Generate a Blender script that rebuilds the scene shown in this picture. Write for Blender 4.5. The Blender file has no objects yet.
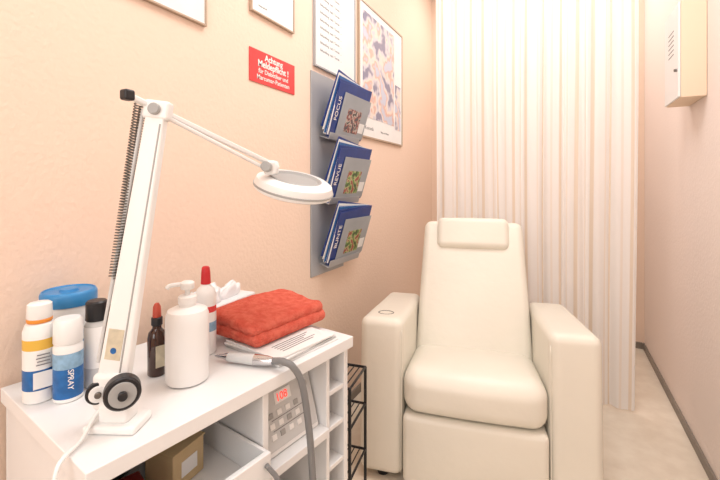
import bpy, math, random
from mathutils import Vector, Matrix, noise
random.seed(4)
scn = bpy.context.scene
try:
    scn.view_settings.view_transform = 'Standard'
    scn.view_settings.look = 'None'
except Exception: pass

# ------------------------------------------------------------ materials
def srgb(c):
    return tuple(((x/255)/12.92 if x/255 <= .04045 else ((x/255+.055)/1.055)**2.4) for x in c) + (1,)
def mat(name, col, rough=.5, metal=0, bump=0, bscale=80, var=0, vscale=3, spec=.5, coat=0, trans=0, emit=0, alpha=1, ior=1.45, col2=None, detail=4):
    m = bpy.data.materials.new(name); m.use_nodes = True
    nt = m.node_tree; b = nt.nodes['Principled BSDF']
    c = srgb(col)
    b.inputs['Base Color'].default_value = c
    b.inputs['Roughness'].default_value = rough
    b.inputs['Metallic'].default_value = metal
    b.inputs['Specular IOR Level'].default_value = spec
    b.inputs['Coat Weight'].default_value = coat
    b.inputs['Transmission Weight'].default_value = trans
    b.inputs['IOR'].default_value = ior
    b.inputs['Alpha'].default_value = alpha
    if emit:
        b.inputs['Emission Color'].default_value = c
        b.inputs['Emission Strength'].default_value = emit
    tc = nt.nodes.new('ShaderNodeTexCoord')
    if var or col2:
        n = nt.nodes.new('ShaderNodeTexNoise'); n.inputs['Scale'].default_value = vscale; n.inputs['Detail'].default_value = 5
        nt.links.new(tc.outputs['Object'], n.inputs['Vector'])
        r = nt.nodes.new('ShaderNodeValToRGB')
        r.color_ramp.elements[0].position = .35; r.color_ramp.elements[1].position = .65
        c2 = srgb(col2) if col2 else tuple(x*(1-var) for x in c[:3])+(1,)
        r.color_ramp.elements[0].color = c2; r.color_ramp.elements[1].color = c
        nt.links.new(n.outputs['Fac'], r.inputs['Fac']); nt.links.new(r.outputs['Color'], b.inputs['Base Color'])
    if bump:
        n2 = nt.nodes.new('ShaderNodeTexNoise'); n2.inputs['Scale'].default_value = bscale; n2.inputs['Detail'].default_value = detail
        nt.links.new(tc.outputs['Object'], n2.inputs['Vector'])
        bp = nt.nodes.new('ShaderNodeBump'); bp.inputs['Strength'].default_value = bump; bp.inputs['Distance'].default_value = .01
        nt.links.new(n2.outputs['Fac'], bp.inputs['Height']); nt.links.new(bp.outputs['Normal'], b.inputs['Normal'])
    return m

M = {}
M['peach'] = mat('wall_peach', (244,218,198), .8, bump=.2, bscale=75, var=.02, vscale=1.5, spec=.2)
M['pinkw'] = mat('wall_pale', (243,229,221), .8, bump=.15, bscale=75, var=.02, vscale=1.5, spec=.2)
M['ceil'] = mat('ceiling_white', (245,243,240), .9, bump=.1)
M['floor'] = mat('floor_vinyl', (240,228,210), .35, bump=.03, bscale=40, col2=(230,216,197), vscale=14)
M['base'] = mat('baseboard_grey', (140,130,120), .5, var=.1)
M['leather'] = mat('cream_leather', (238,232,218), .36, bump=.14, bscale=22, var=.04, vscale=4, detail=9)
M['seam'] = mat('seam', (176,168,150), .7, bump=.1)
M['white'] = mat('white_laminate', (240,240,239), .35, bump=.02, bscale=60, var=.02)
M['whitep'] = mat('white_plastic', (243,243,241), .28, var=.02)
M['greyp'] = mat('grey_plastic', (168,168,166), .4, var=.05)
M['lgrey'] = mat('light_grey', (208,209,208), .4, var=.04)
M['dark'] = mat('dark_plastic', (35,35,38), .35, var=.1)
M['chrome'] = mat('chrome', (205,205,208), .18, metal=1, var=.03)
M['steel'] = mat('steel', (120,118,114), .3, metal=1, var=.05)
M['bluelid'] = mat('blue_lid', (60,140,200), .35, var=.05)
M['blue'] = mat('label_blue', (40,110,180), .4, var=.3, vscale=60)
M['lblue'] = mat('label_pale_blue', (150,190,220), .4, var=.3, vscale=70)
M['navy'] = mat('navy_print', (30,62,140), .35, var=.2, vscale=20)
M['orange'] = mat('orange_cap', (235,150,60), .4, var=.05)
M['yellow'] = mat('label_yellow', (235,190,80), .4, var=.1)
M['red'] = mat('red_cap', (205,45,50), .35, var=.05)
M['signred'] = mat('sign_red', (222,70,70), .35, var=.03)
M['brownglass'] = mat('brown_glass', (58,28,14), .08, var=.2, coat=.5)
M['rubber'] = mat('rubber_orange', (190,80,60), .5, var=.1)
M['towel'] = mat('terry_coral', (234,122,102), .95, bump=.8, bscale=230, col2=(220,98,80), vscale=60, spec=.1)
M['paper'] = mat('paper', (240,240,238), .7, var=.03, vscale=20)
M['ink'] = mat('ink', (130,130,132), .7, var=.05)
M['card'] = mat('tan_card', (206,182,140), .75, var=.12, vscale=15)
M['hose'] = mat('hose_grey', (128,128,128), .45, bump=.1)
M['lens'] = mat('lens_glass', (205,212,212), .05, trans=.75, var=.01)
M['tube'] = mat('fluor_tube', (250,250,250), .3, emit=.3)
M['rack'] = mat('rack_grey', (176,178,182), .35, metal=.2, var=.05)
M['sheetgrey'] = mat('cover_grey', (166,172,178), .4, var=.12, vscale=9)
M['frame'] = mat('frame_alu', (190,170,150), .35, metal=.3, var=.05)
M['blackwire'] = mat('black_wire', (24,24,26), .4, var=.1)
M['plasticbag'] = mat('tissue_film', (244,245,246), .4, alpha=.95, var=.04)
M['tan'] = mat('box_tan', (240,216,190), .6, var=.04)
M['darkred'] = mat('dark_red_box', (120,32,30), .5, var=.2)
M['textile'] = mat('lamp_label', (215,205,180), .6, var=.2, vscale=60)
M['display'] = mat('display_red', (255,70,60), .4, emit=1.0)
M['wtext'] = mat('white_text', (250,245,240), .6, var=.01)

def ramp_mat(name, stops, scale, rough=.3, coat=.3):
    m = bpy.data.materials.new(name); m.use_nodes = True; nt = m.node_tree; b = nt.nodes['Principled BSDF']
    tc = nt.nodes.new('ShaderNodeTexCoord'); n = nt.nodes.new('ShaderNodeTexNoise')
    n.inputs['Scale'].default_value = scale; n.inputs['Detail'].default_value = 2
    r = nt.nodes.new('ShaderNodeValToRGB'); cr = r.color_ramp; cr.interpolation = 'EASE'
    for i,(p,c) in enumerate(stops):
        e = cr.elements[i] if i < 2 else cr.elements.new(p)
        e.position = p; e.color = srgb(c)
    nt.links.new(tc.outputs['Object'], n.inputs['Vector']); nt.links.new(n.outputs['Fac'], r.inputs['Fac'])
    nt.links.new(r.outputs['Color'], b.inputs['Base Color']); b.inputs['Roughness'].default_value = rough
    b.inputs['Coat Weight'].default_value = coat
    return m
M['poster'] = ramp_mat('poster_print', [(.36,(130,132,160)),(.44,(212,208,218)),(.5,(238,224,214)),(.56,(220,180,166)),(.63,(198,205,225))], 9)
M['pic1'] = ramp_mat('photo_dark', [(.35,(40,30,30)),(.45,(190,180,170)),(.52,(150,60,50)),(.6,(60,60,70))], 40)
M['pic2'] = ramp_mat('photo_green', [(.35,(40,60,30)),(.45,(90,140,50)),(.52,(190,190,140)),(.6,(150,60,50))], 35)

def curtain_mat():
    m = bpy.data.materials.new('curtain_voile'); m.use_nodes = True; nt = m.node_tree
    b = nt.nodes['Principled BSDF']; out = nt.nodes['Material Output']
    tc = nt.nodes.new('ShaderNodeTexCoord'); sep = nt.nodes.new('ShaderNodeSeparateXYZ')
    nt.links.new(tc.outputs['UV'], sep.inputs[0])
    mu = nt.nodes.new('ShaderNodeMath'); mu.operation = 'MULTIPLY'; mu.inputs[1].default_value = 13
    fr = nt.nodes.new('ShaderNodeMath'); fr.operation = 'FRACT'
    nt.links.new(sep.outputs[0], mu.inputs[0]); nt.links.new(mu.outputs[0], fr.inputs[0])
    r = nt.nodes.new('ShaderNodeValToRGB'); cr = r.color_ramp; cr.interpolation = 'LINEAR'
    W = srgb((252,251,249)); T = srgb((242,230,214)); G = srgb((248,242,234))
    cr.elements[0].position = 0; cr.elements[0].color = W
    cr.elements[1].position = 1; cr.elements[1].color = W
    for p,c in ((.20,W),(.23,G),(.30,G),(.33,W),(.58,W),(.62,T),(.74,T),(.78,W)):
        e = cr.elements.new(p); e.color = c
    nt.links.new(fr.outputs[0], r.inputs[0]); nt.links.new(r.outputs[0], b.inputs['Base Color'])
    b.inputs['Roughness'].default_value = .85; b.inputs['Specular IOR Level'].default_value = .15
    tr = nt.nodes.new('ShaderNodeBsdfTranslucent'); nt.links.new(r.outputs[0], tr.inputs[0])
    mx = nt.nodes.new('ShaderNodeMixShader'); mx.inputs[0].default_value = .4
    nt.links.new(b.outputs[0], mx.inputs[1]); nt.links.new(tr.outputs[0], mx.inputs[2]); nt.links.new(mx.outputs[0], out.inputs[0])
    return m
M['curtain'] = curtain_mat()

# ------------------------------------------------------------ helpers
def link(o, parent=None):
    scn.collection.objects.link(o)
    if parent: o.parent = parent
    return o
def empty(name, loc=(0,0,0), rz=0):
    e = bpy.data.objects.new(name, None); e.location = loc; e.rotation_euler = (0,0,math.radians(rz)); e.empty_display_size = .05
    return link(e)
def mesh(name, verts, faces, m, parent=None, loc=(0,0,0), rot=(0,0,0), smooth=True, fm=None):
    me = bpy.data.meshes.new(name); me.from_pydata([tuple(v) for v in verts], [], faces)
    ms = m if isinstance(m,(list,tuple)) else [m]
    for x in ms: me.materials.append(x)
    if fm:
        for p,i in zip(me.polygons, fm): p.material_index = i
    for p in me.polygons: p.use_smooth = smooth
    me.update()
    o = bpy.data.objects.new(name, me); o.location = loc
    if isinstance(rot, (tuple,list)): o.rotation_euler = rot
    else:
        o.rotation_mode = 'QUATERNION'; o.rotation_quaternion = rot
    return link(o, parent)

def rbox(name, size, r, m, parent=None, loc=(0,0,0), rot=(0,0,0), deform=None, mm=1, k=3):
    h = [s/2 for s in size]; r = min(r, min(h)*.98)
    ax = []
    for a in range(3):
        inn = h[a]-r
        pos = [inn + r*math.tan(math.pi/4*i/k) for i in range(1,k+1)]
        mid = [-inn + 2*inn*i/mm for i in range(mm+1)]
        ax.append([-p for p in reversed(pos)] + mid + pos)
    verts = []; idx = {}; faces = []
    def vid(i,j,l):
        key = (i,j,l)
        if key in idx: return idx[key]
        p = Vector((ax[0][i], ax[1][j], ax[2][l]))
        q = Vector([max(-(h[a]-r), min(h[a]-r, p[a])) for a in range(3)])
        d = p-q
        if d.length > 0: d = d.normalized()*r
        v = q+d
        if deform: v = Vector(deform(v))
        idx[key] = len(verts); verts.append(v); return idx[key]
    n = [len(a)-1 for a in ax]
    for i in range(n[0]):
        for j in range(n[1]):
            faces.append([vid(i,j,0),vid(i,j+1,0),vid(i+1,j+1,0),vid(i+1,j,0)])
            faces.append([vid(i,j,n[2]),vid(i+1,j,n[2]),vid(i+1,j+1,n[2]),vid(i,j+1,n[2])])
    for i in range(n[0]):
        for l in range(n[2]):
            faces.append([vid(i,0,l),vid(i+1,0,l),vid(i+1,0,l+1),vid(i,0,l+1)])
            faces.append([vid(i,n[1],l),vid(i,n[1],l+1),vid(i+1,n[1],l+1),vid(i+1,n[1],l)])
    for j in range(n[1]):
        for l in range(n[2]):
            faces.append([vid(0,j,l),vid(0,j,l+1),vid(0,j+1,l+1),vid(0,j+1,l)])
            faces.append([vid(n[0],j,l),vid(n[0],j+1,l),vid(n[0],j+1,l+1),vid(n[0],j,l+1)])
    o = mesh(name, verts, faces, m, parent, loc, rot)
    if not deform:
        w = o.modifiers.new('wn','WEIGHTED_NORMAL'); w.keep_sharp = False
    return o
def bx(name, lo, hi, m, parent=None, r=.002, **kw):
    c = [(a+b)/2 for a,b in zip(lo,hi)]; s = [b-a for a,b in zip(lo,hi)]
    return rbox(name, s, r, m, parent, c, k=2, **kw)
def beam(name, p1, p2, w, t, m, parent=None, r=.003, up='Y'):
    p1 = Vector(p1); p2 = Vector(p2); d = p2-p1
    return rbox(name, (w,t,d.length), r, m, parent, (p1+p2)/2, d.to_track_quat('Z',up))
def lathe(name, prof, mats, parent=None, loc=(0,0,0), rot=(0,0,0), bands=None, n=32, sx=1, sy=1):
    verts = []; faces = []; fm = []
    for (r,z) in prof:
        for i in range(n):
            a = 2*math.pi*i/n; verts.append((r*math.cos(a)*sx, r*math.sin(a)*sy, z))
    for j in range(len(prof)-1):
        zm = (prof[j][1]+prof[j+1][1])/2
        mi = 0
        if bands:
            for (z0,z1,b) in bands:
                if z0 <= zm <= z1: mi = b
        for i in range(n):
            faces.append([j*n+i, j*n+(i+1)%n, (j+1)*n+(i+1)%n, (j+1)*n+i]); fm.append(mi)
    if prof[0] != prof[-1]:
        faces.append(list(reversed(range(n)))); fm.append(fm[0])
        faces.append([(len(prof)-1)*n+i for i in range(n)]); fm.append(fm[-2])
    o = mesh(name, verts, faces, mats, parent, loc, rot, fm=fm)
    e = o.modifiers.new('es','EDGE_SPLIT'); e.split_angle = math.radians(40)
    return o
def cyl(name, p1, p2, r, m, parent=None, r2=None, n=28):
    p1 = Vector(p1); p2 = Vector(p2); d = p2-p1; L = d.length; r2 = r if r2 is None else r2
    b = min(r, r2, L)*.12
    return lathe(name, [(r-b,0),(r,b),(r2,L-b),(r2-b,L)], [m], parent, p1, d.to_track_quat('Z','Y'), n=n)
def catmull(pts, s=10):
    P = [Vector(p) for p in pts]; P = [P[0]*2-P[1]] + P + [P[-1]*2-P[-2]]; out = []
    for i in range(1, len(P)-2):
        for j in range(s):
            t = j/s
            out.append(.5*((2*P[i]) + (P[i+1]-P[i-1])*t + (2*P[i-1]-5*P[i]+4*P[i+1]-P[i+2])*t*t + (3*P[i]-P[i-1]-3*P[i+1]+P[i+2])*t**3))
    out.append(P[-2]); return out
def tube(name, pts, r, m, parent=None, smooth=True, n=8, cyclic=False):
    P = catmull(pts) if smooth else [Vector(p) for p in pts]
    verts = []; faces = []; N = len(P)
    nrm = None
    for i,p in enumerate(P):
        if cyclic: t = (P[(i+1)%N]-P[i-1]).normalized()
        else: t = (P[min(i+1,N-1)]-P[max(i-1,0)]).normalized()
        if nrm is None:
            nrm = t.orthogonal().normalized()
        nrm = (nrm - t*nrm.dot(t)).normalized(); b = t.cross(nrm)
        for k in range(n):
            a = 2*math.pi*k/n; verts.append(p + (nrm*math.cos(a)+b*math.sin(a))*r)
    for i in range(N if cyclic else N-1):
        for k in range(n):
            j = (i+1)%N
            faces.append([i*n+k, i*n+(k+1)%n, j*n+(k+1)%n, j*n+k])
    if not cyclic:
        faces.append(list(reversed(range(n)))); faces.append([(N-1)*n+k for k in range(n)])
    return mesh(name, verts, faces, m, parent)
def spring(name, p1, p2, R, r, turns, m, parent):
    p1 = Vector(p1); p2 = Vector(p2); d = p2-p1; q = d.to_track_quat('Z','Y'); L = d.length
    pts = []
    for i in range(turns*10+1):
        a = 2*math.pi*i/10
        pts.append(p1 + q @ Vector((R*math.cos(a), R*math.sin(a), L*i/(turns*10))))
    return tube(name, pts, r, m, parent, smooth=False, n=5)
def text(name, s, size, m, parent, loc, rot, ext=.0003, align='LEFT', bold=0):
    cu = bpy.data.curves.new(name, 'FONT'); cu.body = s; cu.size = size; cu.extrude = ext; cu.align_x = align; cu.offset = bold
    cu.materials.append(m)
    o = bpy.data.objects.new(name, cu); o.location = loc; o.rotation_euler = rot
    return link(o, parent)
WALLROT = (math.pi/2, 0, math.pi/2)

# ------------------------------------------------------------ room
WX = -1.0; RX = .53; BY = 3.4; FY = -1.6; H = 2.85
bx('wall_left', (WX-.1,FY-.1,0), (WX,BY+.1,H), M['peach'], r=.001)
bx('wall_right', (RX,FY-.1,0), (RX+.1,BY+.1,H), M['pinkw'], r=.001)
bx('wall_back', (WX,BY,0), (RX,BY+.1,H), M['peach'], r=.001)
bx('wall_rear', (WX,FY-.1,0), (RX,FY,H), M['pinkw'], r=.001)
bx('floor', (WX-.1,FY-.1,-.1), (RX+.1,BY+.1,0), M['floor'], r=.001)
bx('ceiling', (WX-.1,FY-.1,H), (RX+.1,BY+.1,H+.1), M['ceil'], r=.001)
bx('baseboard_right', (RX-.010,FY,0), (RX,BY,.045), M['base'], r=.003)
bx('baseboard_left', (WX,FY,0), (WX+.010,BY,.045), M['base'], r=.003)
bx('baseboard_back', (WX+.012,BY-.010,0), (RX-.012,BY,.045), M['base'], r=.003)

# ------------------------------------------------------------ curtain
def curtain():
    root = empty('curtain', (0,2.42,0))
    nx, nz = 420, 26; x0, x1 = -.695, .345; verts=[]; faces=[]
    ztop, zbot = 2.70, .012
    for j in range(nz+1):
        t = j/nz; z = zbot + (ztop-zbot)*t
        for i in range(nx+1):
            s = i/nx; x = x0 + (x1-x0)*s
            ph = s*2*math.pi*9 + .9*math.sin(s*9) + .25*math.sin(z*1.3+s*14)
            amp = .021*(.75+.4*math.sin(s*23+1)) * (1.0-.2*t)
            y = amp*math.sin(ph) + .005*math.sin(ph*2.3+z*1.1)
            xx = x + .008*math.cos(ph*1.0+.5) + .012*math.sin(z*1.1+s*5)*(1-t)
            verts.append((xx,y,z))
    for j in range(nz):
        for i in range(nx):
            a = j*(nx+1)+i; faces.append([a,a+1,a+nx+2,a+nx+1])
    o = mesh('fabric', verts, faces, M['curtain'], root)
    uv = o.data.uv_layers.new(name='UVMap')
    for lp in o.data.loops:
        vi = lp.vertex_index; uv.data[lp.index].uv = ((vi%(nx+1))/nx, (vi//(nx+1))/nz)
    bx('rail', (-.98,-.012,2.71), (.51,.012,2.74), M['whitep'], root)
    for xx in (-.8,-.3,.2): bx('rail_bracket', (xx,-.01,2.74), (xx+.02,.01,H), M['whitep'], root)
    for i in range(11):
        x = x0+.02+(x1-x0-.04)*i/10
        cyl('ring', (x,-.004,2.705),(x,.004,2.705), .012, M['whitep'], root, n=12)
curtain()

# ------------------------------------------------------------ recliner chair
def chair():
    R = empty('recliner_armchair', (-.285,1.487,0), 11)
    L = M['leather']
    for sgn,nm in ((-1,'left'),(1,'right')):
        def dfm(v, sgn=sgn):
            x,y,z = v; t = (z+.30)/.60
            yy = y
            if y < 0: yy = y + .02*t
            z2 = z - .050*max(0,(y+.30)/.60)*max(0,t)
            bul = .006*math.cos(min(1,abs(y)/.30)*math.pi/2)*math.cos(min(1,abs(z)/.305)*math.pi/2)
            return (x + (bul if x>0 else -bul), yy, z2)
        rbox('arm_'+nm, (.172,.62,.60), .034, L, R, (sgn*.346,.31,.327), deform=dfm, mm=8, k=4)
        tube('seam_'+nm, [(sgn*.346-sgn*.082,.003,.05),(sgn*.346-sgn*.082,.011,.3),(sgn*.346-sgn*.082,.021,.585)], .002, L, R)
        for yy in (.06,.56):
            lathe('foot', [(.022,0),(.025,.01),(.025,.04)], [M['dark']], R, (sgn*.346,yy,0))
    lathe('cup_holder', [(.028,0),(.033,.002),(.033,.005),(.029,.006),(.027,.001),(.001,.001)], [M['steel'],M['dark']], R, (-.346,.12,.615), (-.06,0,0), bands=[(-1,.0015,1)])
    def seatd(v):
        x,y,z = v
        top = max(0,min(1,(z+.09)/.18)); u = (y+.25)/.5
        z2 = z - .075*top*max(0,u)**1.1 - .02*top*max(0,1-u*6)
        z2 += .012*top*(1-(x/.26)**2)*math.sin(math.pi*min(1,max(0,u)))
        y2 = y
        if y < -.1: y2 = y - .016*(1-(x/.26)**2)*math.cos(z/.1*1.2) 
        return (x,y2,z2)
    rbox('seat_cushion', (.516,.48,.18), .060, L, R, (0,.225,.370), deform=seatd, mm=10, k=6)
    def fd(v):
        x,y,z = v
        if y < 0: y -= .010*(1-(x/.26)**2)*(1-(z/.14)**2)
        return (x,y,z)
    rbox('footrest', (.512,.10,.262), .022, L, R, (0,.033,.151), deform=fd, mm=8, k=3)
    bx('base', (-.258,.08,.04), (.258,.60,.30), M['seam'], R)
    tilt = math.atan2(.20,.58)
    def bd(v):
        x,y,z = v; t = (z+.34)/.68
        w = 1.0 - .07*t
        if y < 0: y -= .018*(1-(x/.26)**2)*math.sin(math.pi*min(1,max(0,t)))
        return (x*w, y + .05*t*t, z)
    rbox('backrest', (.518,.13,.68), .038, L, R, (0,.515,.642), (-tilt,0,0), deform=bd, mm=10, k=4)
    def hd(v):
        x,y,z = v; return (x, y-.012*(1-(x/.18)**2) if y<0 else y, z)
    rbox('headrest', (.345,.075,.155), .030, L, R, (0,.580,.903), (-tilt,0,0), deform=hd, mm=6, k=5)
chair()

# ------------------------------------------------------------ trolley (local x = along front, y = toward wall)
TX,TY,TR = -.587,.325,81
T = empty('equipment_trolley', (TX,TY,0), TR)
def trolley():
    W = M['white']; Lx, D = .622, .405
    bx('top', (0,0,.722), (Lx,D,.75), W, T, r=.002)
    bx('panel_left', (.008,.012,.06), (.024,D-.01,.722), W, T)
    bx('panel_mid', (.325,.012,.06), (.341,D-.01,.722), W, T)
    bx('panel_inner', (.530,.014,.06), (.542,D-.01,.722), W, T)
    bx('panel_right', (Lx-.024,.012,.06), (Lx-.008,D-.01,.722), W, T)
    bx('back_panel', (.008,D-.01,.06), (Lx-.008,D-.002,.722), W, T)
    bx('shelf_left', (.024,.014,.53), (.325,D-.01,.546), W, T)
    bx('shelf_mid', (.341,.004,.53), (.530,D-.01,.55), W, T)
    for z in (.62,.53,.43,.33): bx('shelf_small', (.542,.014,z), (Lx-.024,D-.01,z+.012), W, T)
    bx('shelf_low', (.024,.014,.30), (Lx-.024,D-.01,.316), W, T)
    bx('shelf_bottom', (.024,.014,.07), (Lx-.024,D-.01,.086), W, T)
    t0,t1 = (.03,-.020,.550),(.319,.33,.625)
    bx('tray_floor', t0, (t1[0],t1[1],.556), W, T)
    bx('tray_front', (t0[0],t0[1],.556), (t1[0],t0[1]+.012,.616), W, T)
    bx('tray_back', (t0[0],t1[1]-.01,.556), (t1[0],t1[1],.622), W, T)
    bx('tray_side', (t0[0],t0[1]+.012,.556), (t0[0]+.008,t1[1]-.01,.616), W, T)
    bx('tray_side', (t1[0]-.008,t0[1]+.012,.556), (t1[0],t1[1]-.01,.616), W, T)
    for x in (.03,.59):
        for y in (.05,.34):
            cyl('caster', (x-.012,y,.028),(x+.012,y,.028), .028, M['dark'], T)
            cyl('caster_stem', (x,y,.03),(x,y,.06), .008, M['steel'], T)
trolley()
def inT(name, x, y, z, rz=0):
    e = empty(name, (0,0,0)); p = Matrix.Rotation(math.radians(TR),4,'Z') @ Vector((x,y,z))
    e.location = (p.x+TX, p.y+TY, z); e.rotation_euler = (0,0,math.radians(TR+rz)); return e
e = inT('cardboard_box', .215,.14,.558, 14)
bx('body', (-.040,-.03,0),(.040,.045,.072), M['card'], e, r=.003)
bx('flap', (-.042,-.032,.072),(.042,.012,.075), M['card'], e, r=.001)
bx('label', (-.02,-.0315,.02),(.02,-.0295,.05), M['paper'], e, r=.0005)
e = inT('product_carton', .105,.10,.558, -10)
bx('body', (-.03,-.06,0),(.03,.06,.05), M['darkred'], e, r=.002)
bx('label', (-.02,-.03,.05),(.02,.03,.0515), M['paper'], e, r=.0005)
e = inT('paper_box', .262,.262,.558, 5)
bx('body', (-.035,-.05,0),(.035,.05,.06), M['paper'], e, r=.002)
bx('lid', (-.036,-.051,.06),(.036,.051,.075), M['lgrey'], e, r=.002)
e = inT('dark_pouch', .13,.25,.558, 20)
rbox('body', (.10,.08,.07), .025, M['dark'], e, (0,0,.036), mm=4)
rbox('zip', (.09,.01,.006), .002, M['steel'], e, (0,0,.072))

e = inT('foot_care_device', .437,.03,.55)
def dd(v):
    x,y,z = v; return (x, y + (.045*((z+.075)/.15) if y < 0 else 0), z)
rbox('housing', (.174,.30,.15), .008, M['whitep'], e, (0,.15,.076), deform=dd, mm=2)
tl = math.atan2(.045,.15)
P = bpy.data.objects.new('panel_pivot', None); P.location = (0,.0225,.076); P.rotation_euler = (math.pi/2 - tl,0,0); link(P, e)
rbox('control_panel', (.156,.130,.003), .001, M['lgrey'], P, (0,0,.001))
rbox('display_window', (.05,.026,.002), .001, M['whitep'], P, (-.012,.036,.003))
text('display_digits', '108', .024, M['display'], P, (-.034,.028,.0045), (0,0,0))
for r_ in range(3):
    for c_ in range(5):
        rbox('button', (.014,.012,.003), .003, M['whitep' if (r_+c_)%3 else 'greyp'], P, (-.056+c_*.026,.006-r_*.022,.0035))
lathe('dial', [(.010,0),(.009,.008),(.001,.009)], [M['greyp']], P, (.052,.036,.003), n=20)
for r_ in range(2): rbox('print_line', (.11,.0015,.001), .0004, M['ink'], P, (0,-.005-r_*.022,.003))

def worldobj(name, x, y, z=.75, rz=0): return empty(name, (x,y,z), rz)
e = worldobj('magazine_stack', -.630,.820, .75, -8)
for i,(sx,sy,m_) in enumerate(((.20,.20,'paper'),(.19,.195,'lgrey'),(.195,.19,'paper'),(.19,.19,'paper'))):
    rbox('magazine_%d'%(i+1), (sx,sy,.0045), .001, M[m_], e, (.004*(i%2),-.003*i,.0026+i*.0048), (0,0,.05*((i%3)-1)))
for i in range(5): bx('print_line', (.035+.009*i,-.07,.0193),(.038+.009*i,.05-.015*(i%3),.0197), M['ink'], e, r=.0001)
e = worldobj('folded_towel', -.698,.853,.7705,-8)
def td(seed, k=1.0):
    def f(v):
        n = noise.noise(Vector((v.x*8+seed, v.y*8, v.z*5)))
        n2 = noise.noise(Vector((v.x*45+seed, v.y*45, v.z*45)))
        s = .005*n*k + .002*n2
        edge = (v.x/.1)**2+(v.y/.13)**2
        return (v.x + s, v.y + s*.9, v.z + (s + .004*n*k - .003*edge*k)*max(0,min(1,(v.z+.03)*20)))
    return f
rbox('fold_lower', (.195,.258,.036), .017, M['towel'], e, (0,0,.019), deform=td(1,.6), mm=28, k=5)
rbox('fold_upper', (.192,.255,.036), .017, M['towel'], e, (-.004,-.002,.046), (0,.02,-.015), deform=td(1,1.2), mm=28, k=5)

e = worldobj('handpiece', -.70,.665,.75)
a = Vector((0,0,.013)); b = Vector((.141,.029,.016)); d = (b-a)
q = d.to_track_quat('Z','Y')
lathe('body', [(.002,0),(.004,.006),(.005,.02),(.010,.035),(.011,.07),(.012,.10),(.011,.13),(.008,.144)], [M['chrome'],M['lgrey']], e, a, q, bands=[(.05,.11,1)], n=24)
o0 = Vector((-.559,.694,.75))
e = worldobj('device_hose', *o0)
tube('hose', [Vector(p)-o0 for p in ((-.557,.694,.767),(-.53,.692,.772),(-.508,.698,.762),(-.494,.712,.72),(-.484,.723,.62),(-.478,.730,.50),(-.474,.745,.35),(-.48,.76,.15),(-.47,.80,.02))], .0075, M['hose'], e, n=12)
o0 = Vector((-.55,.62,.5))
e = worldobj('power_cable', *o0)
tube('cable', [Vector(p)-o0 for p in ((-.515,.62,.60),(-.495,.635,.56),(-.495,.645,.48),(-.50,.65,.35),(-.50,.66,.1),(-.49,.68,.01))], .005, M['hose'], e, n=10)

# open box of tissues behind the towel
e = worldobj('tissue_box', -.885,.84,.75, 4)
bx('carton', (-.05,-.12,0),(.05,.12,.070), M['plasticbag'], e, r=.004)
def pd(seed):
    def f(v):
        n = noise.noise(Vector((v.x*30+seed, v.y*26, v.z*22+3))); n2 = noise.noise(Vector((v.x*70, v.y*60+seed, v.z*60)))
        t = max(0,(v.z+.02)/.05)
        return (v.x*(1-.3*t)+n*.012, v.y*(1-.15*t)+n2*.010, v.z+(n*.022+n2*.012)*(1 if v.z>0 else 0))
    return f
rbox('tissue_1', (.05,.10,.05), .018, M['plasticbag'], e, (0,-.04,.088), deform=pd(1), mm=14)
rbox('tissue_2', (.045,.09,.04), .016, M['plasticbag'], e, (0,.045,.084), deform=pd(5), mm=14)

# ------------------------------------------------------------ bottles
def bottle_cap():
    e = worldobj('cream_bottle', -.872,.402)
    lathe('body', [(.022,0),(.0255,.003),(.0258,.025),(.0258,.027),(.0258,.060),(.0258,.062),(.0258,.098),(.0258,.10),(.0258,.115),(.0258,.117),(.0258,.130),(.022,.142),(.017,.145)], [M['whitep'],M['yellow'],M['lblue'],M['blue']], e, bands=[(.026,.061,3),(.099,.116,1)])
    rbox('label', (.001,.030,.030), .0004, M['paper'], e, (.0262,-.006,.044), (0,0,-.3))
    for i in range(4): rbox('label_line', (.001,.022-.003*(i%2),.0018), .0003, M['ink'], e, (.0262,-.006,.072+i*.006), (0,0,-.3))
    lathe('collar', [(.019,.145),(.020,.147),(.020,.151),(.019,.152)], [M['orange']], e)
    lathe('cap', [(.019,.152),(.020,.154),(.019,.178),(.015,.181)], [M['whitep']], e)
def can_blue():
    e = worldobj('spray_can', -.826,.427)
    lathe('body', [(.021,0),(.0238,.003),(.0238,.008),(.0238,.010),(.0238,.060),(.0238,.062),(.0238,.088),(.0238,.09),(.0238,.10),(.021,.106)], [M['whitep'],M['blue'],M['lblue']], e, bands=[(.009,.061,1),(.0615,.089,2)])
    text('lettering', 'SPRAY', .013, M['wtext'], e, (.022,-.012,.062), (math.pi/2,math.pi/2,math.radians(58)))
    lathe('cap', [(.0225,.106),(.0238,.108),(.0232,.146),(.020,.151)], [M['whitep']], e)
def tub():
    e = worldobj('wipes_tub', -.933,.484)
    lathe('body', [(.042,0),(.047,.004),(.048,.04),(.048,.042),(.048,.10),(.048,.102),(.048,.150)], [M['whitep'],M['lblue']], e, bands=[(.041,.101,1)])
    lathe('lid', [(.050,.150),(.0508,.152),(.0508,.172),(.048,.178),(.046,.179),(.044,.176),(.018,.176),(.016,.181),(.001,.182)], [M['bluelid']], e, n=40)
def black_bottle():
    e = worldobj('lotion_bottle', -.832,.482)
    lathe('body', [(.019,0),(.0215,.003),(.0215,.04),(.0215,.042),(.0215,.12),(.017,.13)], [M['lgrey'],M['whitep'],M['textile']], e, bands=[(.041,.12,1)])
    lathe('cap', [(.018,.130),(.0195,.132),(.019,.166),(.016,.169)], [M['dark']], e)
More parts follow.
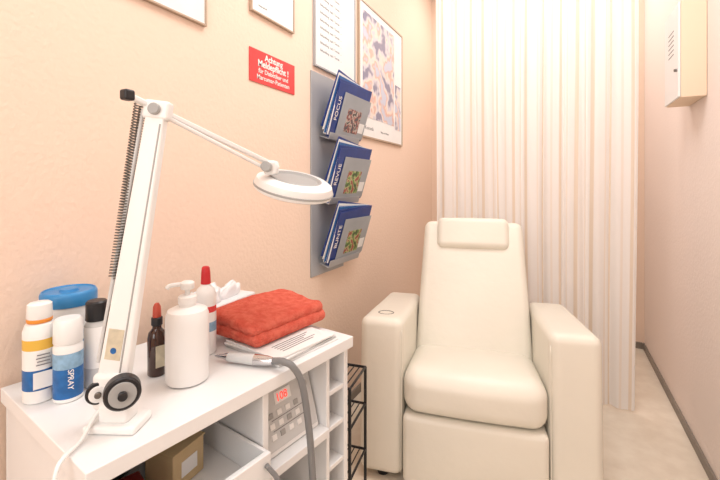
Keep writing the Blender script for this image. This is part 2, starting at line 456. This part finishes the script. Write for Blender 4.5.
def dropper():
    e = worldobj('dropper_bottle', -.763,.565)
    lathe('glass', [(.016,0),(.0185,.003),(.0185,.078),(.016,.09),(.009,.098),(.009,.104)], [M['brownglass']], e)
    rbox('label', (.001,.022,.045), .0004, M['textile'], e, (.0187,-.004,.043), (0,0,-.25))
    lathe('collar', [(.010,.104),(.011,.105),(.011,.120),(.010,.121)], [M['dark']], e)
    lathe('bulb', [(.008,.121),(.0085,.125),(.0075,.143),(.004,.150)], [M['rubber']], e)
def pump():
    e = worldobj('pump_bottle', -.684,.576, .75, 25)
    lathe('body', [(.036,0),(.041,.004),(.042,.02),(.042,.12),(.0415,.135),(.038,.145),(.026,.151),(.016,.153),(.016,.158)], [M['whitep']], e, n=40)
    lathe('collar', [(.017,.158),(.018,.159),(.018,.172),(.014,.175)], [M['whitep']], e)
    cyl('stem', (0,0,.175),(0,0,.188), .005, M['whitep'], e)
    lathe('head', [(.012,.187),(.0135,.189),(.0135,.200),(.010,.203)], [M['whitep']], e)
    tube('nozzle', [(0,0,.197),(-.02,-.008,.197),(-.032,-.012,.195),(-.036,-.014,.190)], .0045, M['whitep'], e)
def redcap():
    e = worldobj('nail_polish_remover', -.757,.690)
    lathe('body', [(.021,0),(.024,.003),(.024,.055),(.024,.057),(.024,.075),(.024,.077),(.024,.10),(.024,.102),(.024,.112),(.024,.114),(.024,.138),(.020,.152),(.012,.160),(.010,.164)], [M['whitep'],M['signred'],M['lblue']], e, bands=[(.056,.076,2),(.101,.113,1)])
    lathe('cap', [(.010,.164),(.0115,.165),(.0105,.190),(.009,.203),(.006,.206)], [M['red']], e)
bottle_cap(); can_blue(); tub(); black_bottle(); dropper(); pump(); redcap()

# ------------------------------------------------------------ magnifier lamp
def lamp():
    o0 = Vector((-.656,.415,.75)); e = empty('magnifier_lamp', o0)
    V = lambda *p: Vector(p)-o0
    Wm = M['whitep']
    side = Vector((.894,.447,0)); tocam = Vector((.845,-.535,0)).normalized()
    rbox('base_plate', (.085,.055,.014), .005, Wm, e, (0,0,.007), (0,0,math.radians(25)))
    rbox('base_block', (.05,.036,.035), .008, Wm, e, (0,0,.028), (0,0,math.radians(25)))
    cyl('pivot_post', (0,0,.04),(0,0,.06), .012, M['steel'], e)
    A = V(-.668,.411,.80); B = V(-.629,.468,1.280)
    ax = (B-A).normalized()
    rbox('fork', (.050,.03,.06), .008, Wm, e, A+Vector((0,0,.01)), (0,0,math.radians(25)))
    K = A + side*.018 + Vector((0,0,.014))
    cyl('knob_rim', K+tocam*.008, K+tocam*.030, .027, M['dark'], e, n=36)
    cyl('knob_face', K+tocam*.029, K+tocam*.033, .020, M['greyp'], e, n=36)
    cyl('knob_bolt', K+tocam*.032, K+tocam*.040, .007, M['dark'], e)
    K2 = A - side*.022 + Vector((0,0,.010))
    cyl('knob_small', K2+tocam*.008, K2+tocam*.018, .018, M['dark'], e)
    cyl('knob_small_face', K2+tocam*.017, K2+tocam*.022, .013, Wm, e)
    cyl('knob_small_bolt', K2+tocam*.021, K2+tocam*.026, .005, M['steel'], e)
    L = (B-A).length
    def tap(v):
        t = (v.z+L/2)/L; w = 1.12-.40*t
        return (v.x*w, v.y, v.z)
    z = ax; xx = (side - z*side.dot(z)).normalized(); yy = z.cross(xx)
    q = Matrix((xx,yy,z)).transposed().to_quaternion()
    f = yy if yy.dot(tocam)>0 else -yy
    rbox('lower_arm', (.046,.018,L), .004, Wm, e, (A+B)/2, q, deform=tap, mm=4)
    rbox('arm_rib', (.003,.003,L*.9), .001, M['greyp'], e, (A+B)/2 + xx*.012 + f*.0085, q)
    rbox('label', (.026,.001,.050), .0004, M['textile'], e, A + ax*.085 + f*.0092 - xx*.004, q)
    cyl('label_logo', A+ax*.075+f*.0092-xx*.004, A+ax*.075+f*.0102-xx*.004, .005, M['blue'], e)
    cyl('guide_rod', A + ax*.05 - xx*.031, B - xx*.026, .0032, M['lgrey'], e)
    spring('spring_1', B + ax*.008 - xx*.036, A + ax*.19 - xx*.030 , .0065, .0012, 62, M['steel'], e)
    spring('spring_2', B + ax*.005 - xx*.036 - f*.016, A + ax*.19 - xx*.030 - f*.016, .0065, .0012, 62, M['steel'], e)
    cyl('spring_link', A + ax*.19 - xx*.030, A + ax*.06 - xx*.026, .002, M['steel'], e)
    cyl('elbow_bolt', B - f*.018, B + f*.018, .010, M['greyp'], e)
    rbox('elbow_plate', (.046,.022,.034), .006, Wm, e, B, q)
    S = V(-.645,.423,1.300); E = V(-.617,.750,1.203)
    beam('upper_arm_a', S, E, .012, .010, Wm, e)
    beam('upper_arm_b', B+Vector((0,0,-.004)), E+Vector((0,0,-.018)), .006, .008, Wm, e)
    rbox('arm_end', (.018,.018,.018), .004, M['dark'], e, S)
    C = V(-.595,.822,1.148)
    rbox('head_joint', (.03,.034,.034), .008, Wm, e, E+Vector((.003,.006,-.012)), (0,0,.3))
    cyl('head_knob', E+f*.012+Vector((0,0,-.012)), E+f*.03+Vector((0,0,-.012)), .012, M['greyp'], e)
    nrm = (Vector((0,0,1)) + tocam*.27 + side*.08).normalized()
    q2 = nrm.to_track_quat('Z','Y')
    lathe('shade', [(.060,.014),(.066,.020),(.080,.020),(.094,.012),(.099,-.002),(.097,-.014),(.090,-.018),(.060,-.018),(.058,-.010),(.058,.010),(.060,.014)], [Wm,M['tube']], e, C, q2, bands=[(-.0185,-.0175,1)], n=56)
    lathe('shade_rim', [(.0985,-.008),(.1005,-.007),(.1005,-.003),(.0985,-.002)], [M['greyp']], e, C, q2, n=56)
    lathe('lens_ring', [(.058,.013),(.062,.017),(.066,.0205),(.062,.022),(.056,.016)], [M['greyp']], e, C, q2, n=48)
    lathe('magnifier_lens', [(.020,-.003),(.050,-.001),(.0585,.004),(.050,.008),(.020,.012),(.001,.0125)], [M['lens']], e, C, q2, n=48)
    beam('head_bracket', E+Vector((0,0,-.02)), C+q2@Vector((0,0,.010)) + (E-C)*.75, .034, .018, Wm, e, r=.006)
    tube('cable', [V(*p) for p in ((-.668,.40,.79),(-.672,.385,.775),(-.66,.36,.757),(-.640,.325,.757),(-.628,.308,.745),(-.622,.298,.68),(-.622,.295,.5),(-.63,.29,.3),(-.64,.29,.02))], .0032, Wm, e)
lamp()

# ------------------------------------------------------------ black wire stand
e = empty('wire_stand', (-.618,1.105,0), 8)
def stand():
    w,d,h = .11,.15,.55
    for x in (-w/2,w/2):
        for y in (-d/2,d/2):
            cyl('post', (x,y,0),(x,y,h), .005, M['blackwire'], e, n=12)
    for z in (.12,.28,.43,h):
        tube('rim', [(-w/2,-d/2,z),(w/2,-d/2,z),(w/2,d/2,z),(-w/2,d/2,z)], .0045, M['blackwire'], e, smooth=False, cyclic=True)
        for i in range(1,6):
            x = -w/2 + w*i/6
            cyl('wire', (x,-d/2,z),(x,d/2,z), .002, M['blackwire'], e, n=6)
stand()

# ------------------------------------------------------------ wall things (left wall, facing +x)
def on_wall(name, y, z): return empty(name, (WX,y,z))
def panel(nm, par, y0,y1,z0,z1, x0,x1, m, r=.001):
    return bx(nm, (x0,y0,z0),(x1,y1,z1), m, par, r=r)
e = on_wall('warning_sign', 1.106,1.527)
panel('plate', e, 0,.273, 0,.122, .001,.004, M['signred'])
for s,sz,zz,bo in (('Achtung',.032,.092,.0008),('Meldepflicht !',.034,.064,.0008),('für Diabetiker und',.024,.040,.0002),('Marcumar-Patienten',.024,.016,.0002)):
    text('lettering', s, sz, M['wtext'], e, (.0045,.137,zz), WALLROT, align='CENTER', bold=bo)
def doc(name, y0,y1,z0,z1, fr, lines, fw=.006, depth=.014, inner='paper'):
    e = on_wall(name, y0, z0); w = y1-y0; h = z1-z0
    panel('sheet', e, fw,w-fw, fw,h-fw, .002,depth*.7, M[inner])
    panel('frame_bottom', e, 0,w, 0,fw, .001,depth, M[fr]); panel('frame_top', e, 0,w, h-fw,h, .001,depth, M[fr])
    panel('frame_side', e, 0,fw, fw,h-fw, .001,depth, M[fr]); panel('frame_side', e, w-fw,w, fw,h-fw, .001,depth, M[fr])
    for (s,sz,yy,zz) in lines: text('writing', s, sz, M['ink'], e, (depth*.7+.0003,yy,zz), WALLROT)
    return e
doc('certificate', .62,.905,1.645,2.0, 'frame', [('Zertifikat',.03,.07,.28),('Kosmetik und Fusspflege',.012,.06,.12),('Datum',.01,.05,.04)])
doc('certificate', 1.106,1.366,1.778,2.13, 'frame', [('Urkunde',.03,.06,.27),('Unterschrift',.01,.04,.03)])
doc('price_list', 1.52,1.92,1.69,2.32, 'rack', [('Preisliste',.03,.05,.55)]+[('Behandlung  nach  Termin  ...',.017,.05,.50-.035*i) for i in range(13)], fw=.008)
e = doc('framed_poster', 1.965,2.64,1.42,2.19, 'frame', [('Kosmetik',.03,.08,.05),('Pflege und Wellness',.016,.3,.05)], fw=.010)
panel('print', e, .05,.52, .12,.72, .0095,.0115, M['poster'])
panel('print_small', e, .54,.64, .10,.40, .0095,.0115, M['poster'])

def rack():
    e = on_wall('magazine_wall_rack', 1.50, .735)
    panel('back_plate', e, 0,.30, 0,.93, .001,.006, M['rack'], .002)
    for k,zb in enumerate((.055,.345,.645)):
        P = bpy.data.objects.new('pocket_pivot_%d'%k, None); P.location = (.018,.04,zb); P.rotation_euler = (0, math.radians(17), 0); link(P, e)
        wy, hz = .36,.265
        for i in range(5):
            rbox('magazine', (.004,wy-.05+.004*i,hz), .0012, M[('navy','paper','blue','navy','navy')[i]], P, (.004+i*.006, wy/2-.012*(2-i)*.6, hz/2+.012*(4-i)*.5), (math.radians(-6+2.4*i),0,0))
        bx('pages', (.003,.03,.01),(.029,wy-.02,hz-.012), M['paper'], P, r=.001)
        bx('front_sheet', (.0325,.085,.02),(.0345,wy+.004,hz-.045), M['sheetgrey'], P, r=.0005)
        bx('cover_picture', (.0345,.15,.04),(.0355,.29,.155), M['pic1'] if k==2 else M['pic2'], P, r=.0004)
        bx('cover_inset', (.0345,.295,.05),(.0355,.35,.10), M['paper'], P, r=.0004)
        text('title', ('BUNTE','REVUE','FOCUS')[k], .036, M['wtext'], P, (.0325,.068,.08), (math.pi/2,-math.pi/2,math.pi/2))
        bx('pocket_lip', (.038,0.03,-.006),(.041,wy-.03,.025), M['rack'], P, r=.001)
        bx('pocket_floor', (-.008,0.03,-.008),(.041,wy-.03,-.004), M['rack'], P, r=.001)
rack()

# ------------------------------------------------------------ right wall box
e = empty('wall_cabinet', (RX,2.06,1.51))
bx('body', (-.085,0,0),(-.001,.25,.40), M['tan'], e, r=.003)
bx('door', (-.093,.004,.004),(-.0855,.246,.396), M['white'], e, r=.002)
cyl('knob', (-.093,.03,.12),(-.103,.03,.12), .006, M['steel'], e)
for i in range(6): bx('vent_slot', (-.0938,.08,.2+.02*i),(-.0928,.17,.204+.02*i), M['ink'], e, r=.0003)

# ------------------------------------------------------------ lights
def fixture(name, x,y, sx,sy, power):
    e = empty(name, (x,y,H))
    bx('housing', (-sx/2,-sy/2,-.05),(sx/2,sy/2,0), M['whitep'], e, r=.005)
    ld = bpy.data.lights.new(name+'_light','AREA'); ld.shape='RECTANGLE'; ld.size=sx*.95; ld.size_y=sy*.95; ld.energy=power; ld.color=(.99,.985,.99)
    lo = bpy.data.objects.new('light', ld); lo.location=(0,0,-.056); link(lo,e)
fixture('ceiling_light', -.15,1.3,.9,1.0,21.5)
fixture('ceiling_light', -.15,-.6,.9,.9,11)
fixture('ceiling_light', -.2,2.95,.9,.5,11)  # unseen lamp added behind the curtain to brighten the cloth
e = empty('added_fill_panel', (-.2,FY,1.55))  # no known window: lit panel added behind the camera, front fill for the chair
bx('frame', (-.6,.0,-.6),(.6,.03,.6), M['whitep'], e, r=.004)
ld = bpy.data.lights.new('added_fill','AREA'); ld.shape='RECTANGLE'; ld.size=1.1; ld.size_y=1.1; ld.energy=14; ld.color=(.97,.99,1)
lo = bpy.data.objects.new('added_fill', ld); lo.location=(0,.04,0); lo.rotation_euler=(math.radians(90),0,0); link(lo,e)
w = bpy.data.worlds.new('World'); scn.world = w; w.use_nodes = True
w.node_tree.nodes['Background'].inputs[0].default_value=(1,.97,.94,1); w.node_tree.nodes['Background'].inputs[1].default_value=.3

# ------------------------------------------------------------ camera
cd = bpy.data.cameras.new('Camera'); cd.sensor_width = 36; cd.lens = 20; cd.shift_y = -55/720; cd.clip_start=.02
co = bpy.data.objects.new('Camera', cd); co.location=(0,0,1.15); co.rotation_euler=(math.radians(90),0,math.atan(.5)); link(co)
scn.camera = co
